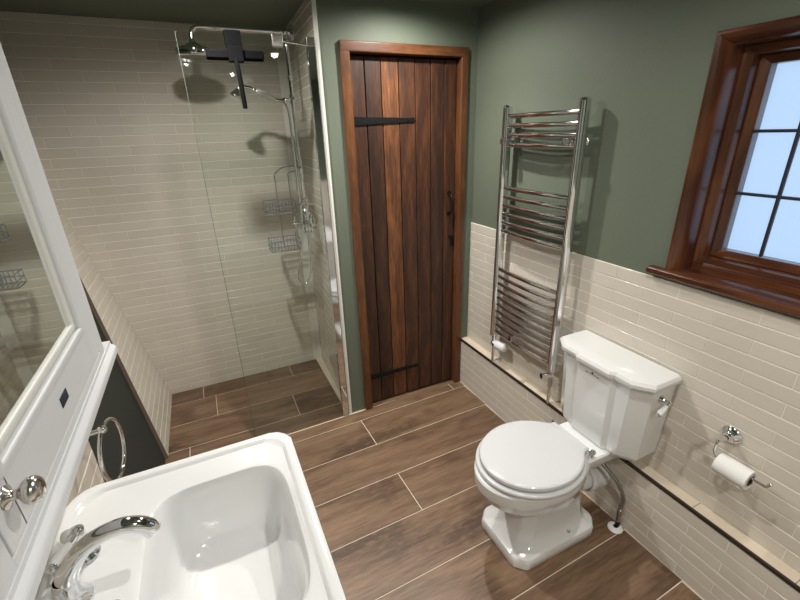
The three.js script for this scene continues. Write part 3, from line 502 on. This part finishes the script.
// ------------------------------------------------------------------ mirrored cabinet over the basin
{
  const c = thing('mirror_cabinet', 'white mirror-fronted wall cabinet with moulded bottom edge above basin', 'cabinet');
  const xf = -1.69, z0 = 1.033, z1 = 1.657, y0 = 1.165, y1 = 1.95;
  mesh('carcass', merge(boxAt(-1.851, xf - 0.012, y0, y1, z0, z1)), M.cabinet, c);
  mesh('face_frame', merge(rboxAt(xf - 0.012, xf, y0, y1, z0, 1.066, 0.002), rboxAt(xf - 0.012, xf, y0, y1, 1.588, z1, 0.002), rboxAt(xf - 0.012, xf, y0, 1.182, 1.066, 1.588, 0.002), rboxAt(xf - 0.012, xf, 1.92, y1, 1.066, 1.588, 0.002)), M.cabinet, c);
  const prof = new THREE.Shape(); prof.moveTo(-1.851, 1.128); prof.lineTo(-1.69, 1.128); prof.bezierCurveTo(-1.675, 1.13, -1.675, 1.156, -1.688, 1.16); prof.lineTo(-1.688, 1.168); prof.lineTo(-1.851, 1.168); prof.closePath();
  mesh('bottom_moulding', creased(new THREE.ExtrudeGeometry(prof, { depth: 0.73, bevelEnabled: false, curveSegments: 16 }).translate(0, 0, 0.98), 40), M.cabinet, c);
  // door: frame of stiles and rails, raised bead, bevel, mirror
  const d = mesh('door', merge(rboxAt(xf - 0.011, xf + 0.001, 1.185, 1.917, 1.069, 1.134, 0.0015), rboxAt(xf - 0.011, xf + 0.001, 1.185, 1.917, 1.54, 1.585, 0.0015), rboxAt(xf - 0.011, xf + 0.001, 1.185, 1.262, 1.13, 1.545, 0.0015), rboxAt(xf - 0.011, xf + 0.001, 1.85, 1.917, 1.13, 1.545, 0.0015)), M.cabinet, c);
  const bead = (name, z0, z1, y0, y1, t, x0, x1, m, r) => {
    const sh = new THREE.Shape([[-z1 + r, y0 + r], [-z0 - r, y0 + r], [-z0 - r, y1 - r], [-z1 + r, y1 - r]].map(p => new THREE.Vector2(...p)));
    sh.holes.push(new THREE.Path([[-z1 + t - r, y0 + t - r], [-z1 + t - r, y1 - t + r], [-z0 - t + r, y1 - t + r], [-z0 - t + r, y0 + t - r]].map(p => new THREE.Vector2(...p))));
    mesh(name, creased(new THREE.ExtrudeGeometry(sh, { depth: x1 - x0 - r, bevelEnabled: true, bevelSize: r, bevelThickness: r, bevelSegments: 4 }).rotateY(Math.PI / 2).translate(x0, 0, 0), 50), m, d);
  };
  bead('bead', 1.132, 1.55, 1.259, 1.853, 0.013, xf - 0.01, xf + 0.004, M.cabinet, 0.003);
  bead('inner_bead', 1.148, 1.534, 1.275, 1.837, 0.012, xf - 0.01, xf - 0.002, M.whiteTrim, 0.003);
  mesh('mirror', boxAt(xf - 0.0118, xf - 0.0075, 1.272, 1.84, 1.146, 1.536), M.mirror, d);
  mesh('badge_plate', rboxAt(xf + 0.0008, xf + 0.0022, 1.2155, 1.2325, 1.305, 1.34, 0.0005, 1), M.lead, d);
  mesh('knob', lathe([[0.001, 0], [0.0135, 0], [0.0135, 0.003], [0.007, 0.006], [0.005, 0.0115], [0.008, 0.0145], [0.0125, 0.0175], [0.0152, 0.0215], [0.0158, 0.0255], [0.0148, 0.0295], [0.0115, 0.033], [0.0065, 0.035], [0, 0.0356]], V(xf + 0.0005, 1.24, 1.556), V(1, 0, 0), 32), M.satin, d);
}

// ------------------------------------------------------------------ basin on pedestal, mixer tap
{
  const BZ = 1.345, b = thing('basin', 'white rectangular ceramic basin with clipped corners and deep bowl', 'basin');
  const o = (y, d, ch = 0.036) => ring(-1.588, BZ, y, 0.2575 - d, 0.305 - d, ch, 0);
  const i = (y, hx, hz, e, cx = -1.522) => ring(cx, BZ, y, hx, hz, 0.1, e);
  mesh('bowl', creased(loft([o(0.62, 0.12, 0.1), o(0.7, 0.05, 0.08), o(0.775, 0.014, 0.06), o(0.79, 0.01, 0.05), o(0.795, 0.002), o(0.822, 0), o(0.829, 0.002), o(0.832, 0.007), o(0.832, 0.02), o(0.83, 0.024), o(0.824, 0.03), o(0.823, 0.034),
i(0.8225, 0.157, 0.208, -4.6), i(0.8205, 0.151, 0.202, -4.6), i(0.813, 0.146, 0.197, -4.5), i(0.79, 0.139, 0.189, -4.4), i(0.74, 0.128, 0.176, -4.2), i(0.69, 0.117, 0.162, -4), i(0.672, 0.106, 0.148, -3.6), i(0.661, 0.086, 0.122, -3), i(0.657, 0.05, 0.07, -2.2), i(0.655, 0.02, 0.02, -2)], true, true), 30), M.ceramic, b);
  const p = []; for (const [y, hx, hz, cx] of [[0.001, 0.11, 0.13, -1.7], [0.05, 0.11, 0.13, -1.7], [0.07, 0.085, 0.1, -1.705], [0.4, 0.075, 0.085, -1.71], [0.56, 0.085, 0.1, -1.7], [0.64, 0.11, 0.14, -1.68]]) p.push(ring(cx, BZ, y, hx, hz, 0.04, 0.2));
  mesh('pedestal', creased(loft(p), 30), M.ceramic, b);
  mesh('waste', lathe([[0.0, 0.006], [0.016, 0.006], [0.021, 0.004], [0.022, 0.0]], V(-1.522, 0.6555, BZ + 0.06), V(0, 1, 0)), M.chrome, b);
  const t = thing('mixer_tap', 'chrome swan-neck basin mixer tap with lever handles', 'tap');
  const y0 = 0.8245, tx = -1.778;
  mesh('body', lathe([[0.001, 0], [0.031, 0], [0.031, 0.006], [0.024, 0.012], [0.019, 0.03], [0.021, 0.05], [0.017, 0.06]], V(tx, y0, BZ), V(0, 1, 0)), M.chrome, t);
  const sp = new THREE.CatmullRomCurve3([V(tx, 0.86, BZ), V(-1.772, 0.89, BZ), V(-1.755, 0.918, BZ), V(-1.73, 0.942, BZ), V(-1.7, 0.955, BZ), V(-1.67, 0.957, BZ), V(-1.648, 0.948, BZ), V(-1.634, 0.934, BZ), V(-1.63, 0.924, BZ)]);
  const fr = sp.computeFrenetFrames(48), rings = [];
  for (let k = 0; k <= 48; k++) { const c = sp.getPointAt(k / 48), r = 0.0185 - 0.004 * Math.min(1, k / 30) + (k > 38 ? 0.0015 * (k - 38) / 10 : 0); rings.push(Array.from({ length: 20 }, (_, q) => { const a = q / 20 * Math.PI * 2; return c.clone().addScaledVector(fr.normals[k], Math.cos(a) * r).addScaledVector(fr.binormals[k], Math.sin(a) * r); })); }
  mesh('spout', loft(rings), M.chrome, t);
  for (const s of [-1, 1]) {
    const z = BZ + s * 0.1, D = (s > 0 ? V(1, 0.1, 0.05) : V(-0.12, 0.25, 1)).normalize(), v = mesh('valve', merge(lathe([[0.001, 0], [0.026, 0], [0.026, 0.005], [0.018, 0.012], [0.014, 0.03], [0.016, 0.045], [0.012, 0.056]], V(tx, y0, z), V(0, 1, 0)), ball(V(tx, 0.884, z), 0.015), cyl(V(tx, 0.886, z), V(tx, 0.886, z).addScaledVector(D, 0.035), 0.007), lathe([[0.001, 0], [0.012, 0], [0.014, 0.004]], V(tx, 0.89, z), V(0, 1, 0))), M.chrome, t);
    mesh('index_cap', lathe([[0.012, -0.012], [0.0135, 0], [0.012, 0.008], [0, 0.0085]], V(tx - 0.012, 0.885, z), V(-0.4, 0.7, 0.6)), M.ceramic, v);
    mesh('lever', lathe([[0.006, 0], [0.0095, 0.012], [0.0115, 0.05], [0.0085, 0.062]], V(tx, 0.886, z).addScaledVector(D, 0.032), D), M.ceramic, v);
    mesh('lever_tip', lathe([[0.0085, 0], [0.0095, 0.004], [0.007, 0.009], [0, 0.011]], V(tx, 0.886, z).addScaledVector(D, 0.032 + 0.0615), D), M.chrome, v);
  }
  mesh('pop_up_rod', merge(cyl(V(tx - 0.03, y0, BZ - 0.045), V(tx - 0.03, 0.858, BZ - 0.045), 0.003), ball(V(tx - 0.03, 0.865, BZ - 0.045), 0.0085)), M.chrome, t);
}
// towel ring on the left wall, beyond the basin
{
  const g = thing('towel_ring', 'chrome towel ring hanging in front of dark green wall', 'towel ring');
  mesh('wall_post', merge(lathe([[0.001, 0], [0.028, 0], [0.028, 0.005], [0.016, 0.012], [0.009, 0.02]], V(-1.847, 0.905, 0.93), V(1, 0, 0)), cyl(V(-1.83, 0.905, 0.93), V(-1.782, 0.905, 0.926), 0.0075), ball(V(-1.779, 0.904, 0.925), 0.012)), M.chrome, g);
  mesh('ring', new THREE.TorusGeometry(0.083, 0.0052, 14, 56).rotateY(Math.PI / 2).rotateY(R(-6)).translate(-1.778, 0.822, 0.905), M.chrome, g);
}

// ------------------------------------------------------------------ bath behind the camera (seen mirrored in the screen)
{
  const b = thing('bathtub', 'white bath along the tiled end wall, mirrored in the shower screen', 'bath');
  const bc = [-0.96, 2.56], q = (y, d, e = 0.0) => ring(bc[0], bc[1], y, 0.86 - d, 0.405 - d, 0.1, e);
  mesh('tub', creased(loft([q(0.53, 0.02), q(0.535, 0), q(0.555, 0), q(0.56, 0.006), q(0.56, 0.05), q(0.553, 0.06), q(0.5, 0.075, 0.1), q(0.3, 0.11, 0.1), q(0.2, 0.14, 0.15), q(0.17, 0.2, 0.2)], false, true), 35), M.ceramic, b);
  mesh('bath_panel', boxAt(-1.815, -0.1, 0.001, 0.532, 2.165, 2.185), M.whiteTrim, b);
  const t = thing('bath_mixer', 'chrome bath shower mixer on the bath rim, mirrored in the glass', 'tap');
  mesh('body', merge(cyl(V(-1.17, 0.66, 2.9), V(-0.93, 0.66, 2.9), 0.018), cyl(V(-1.14, 0.56, 2.9), V(-1.14, 0.66, 2.9), 0.014), cyl(V(-0.96, 0.56, 2.9), V(-0.96, 0.66, 2.9), 0.014), cyl(V(-1.05, 0.66, 2.9), V(-1.05, 0.78, 2.9), 0.01), cyl(V(-1.1, 0.8, 2.86), V(-0.98, 0.79, 2.86), 0.01), tube([[-1.05, 0.66, 2.9], [-1.05, 0.67, 2.82], [-1.05, 0.64, 2.77]], 0.012, 20, 10)), M.chrome, t);
  for (const x of [-1.19, -0.91]) mesh('handle', merge(cyl(V(x - 0.03, 0.66, 2.9), V(x + 0.03, 0.66, 2.9), 0.007), cyl(V(x, 0.63, 2.9), V(x, 0.69, 2.9), 0.007), cyl(V(x, 0.66, 2.87), V(x, 0.66, 2.93), 0.007)), M.chrome, t);
}

renderer.render(scene, camera);
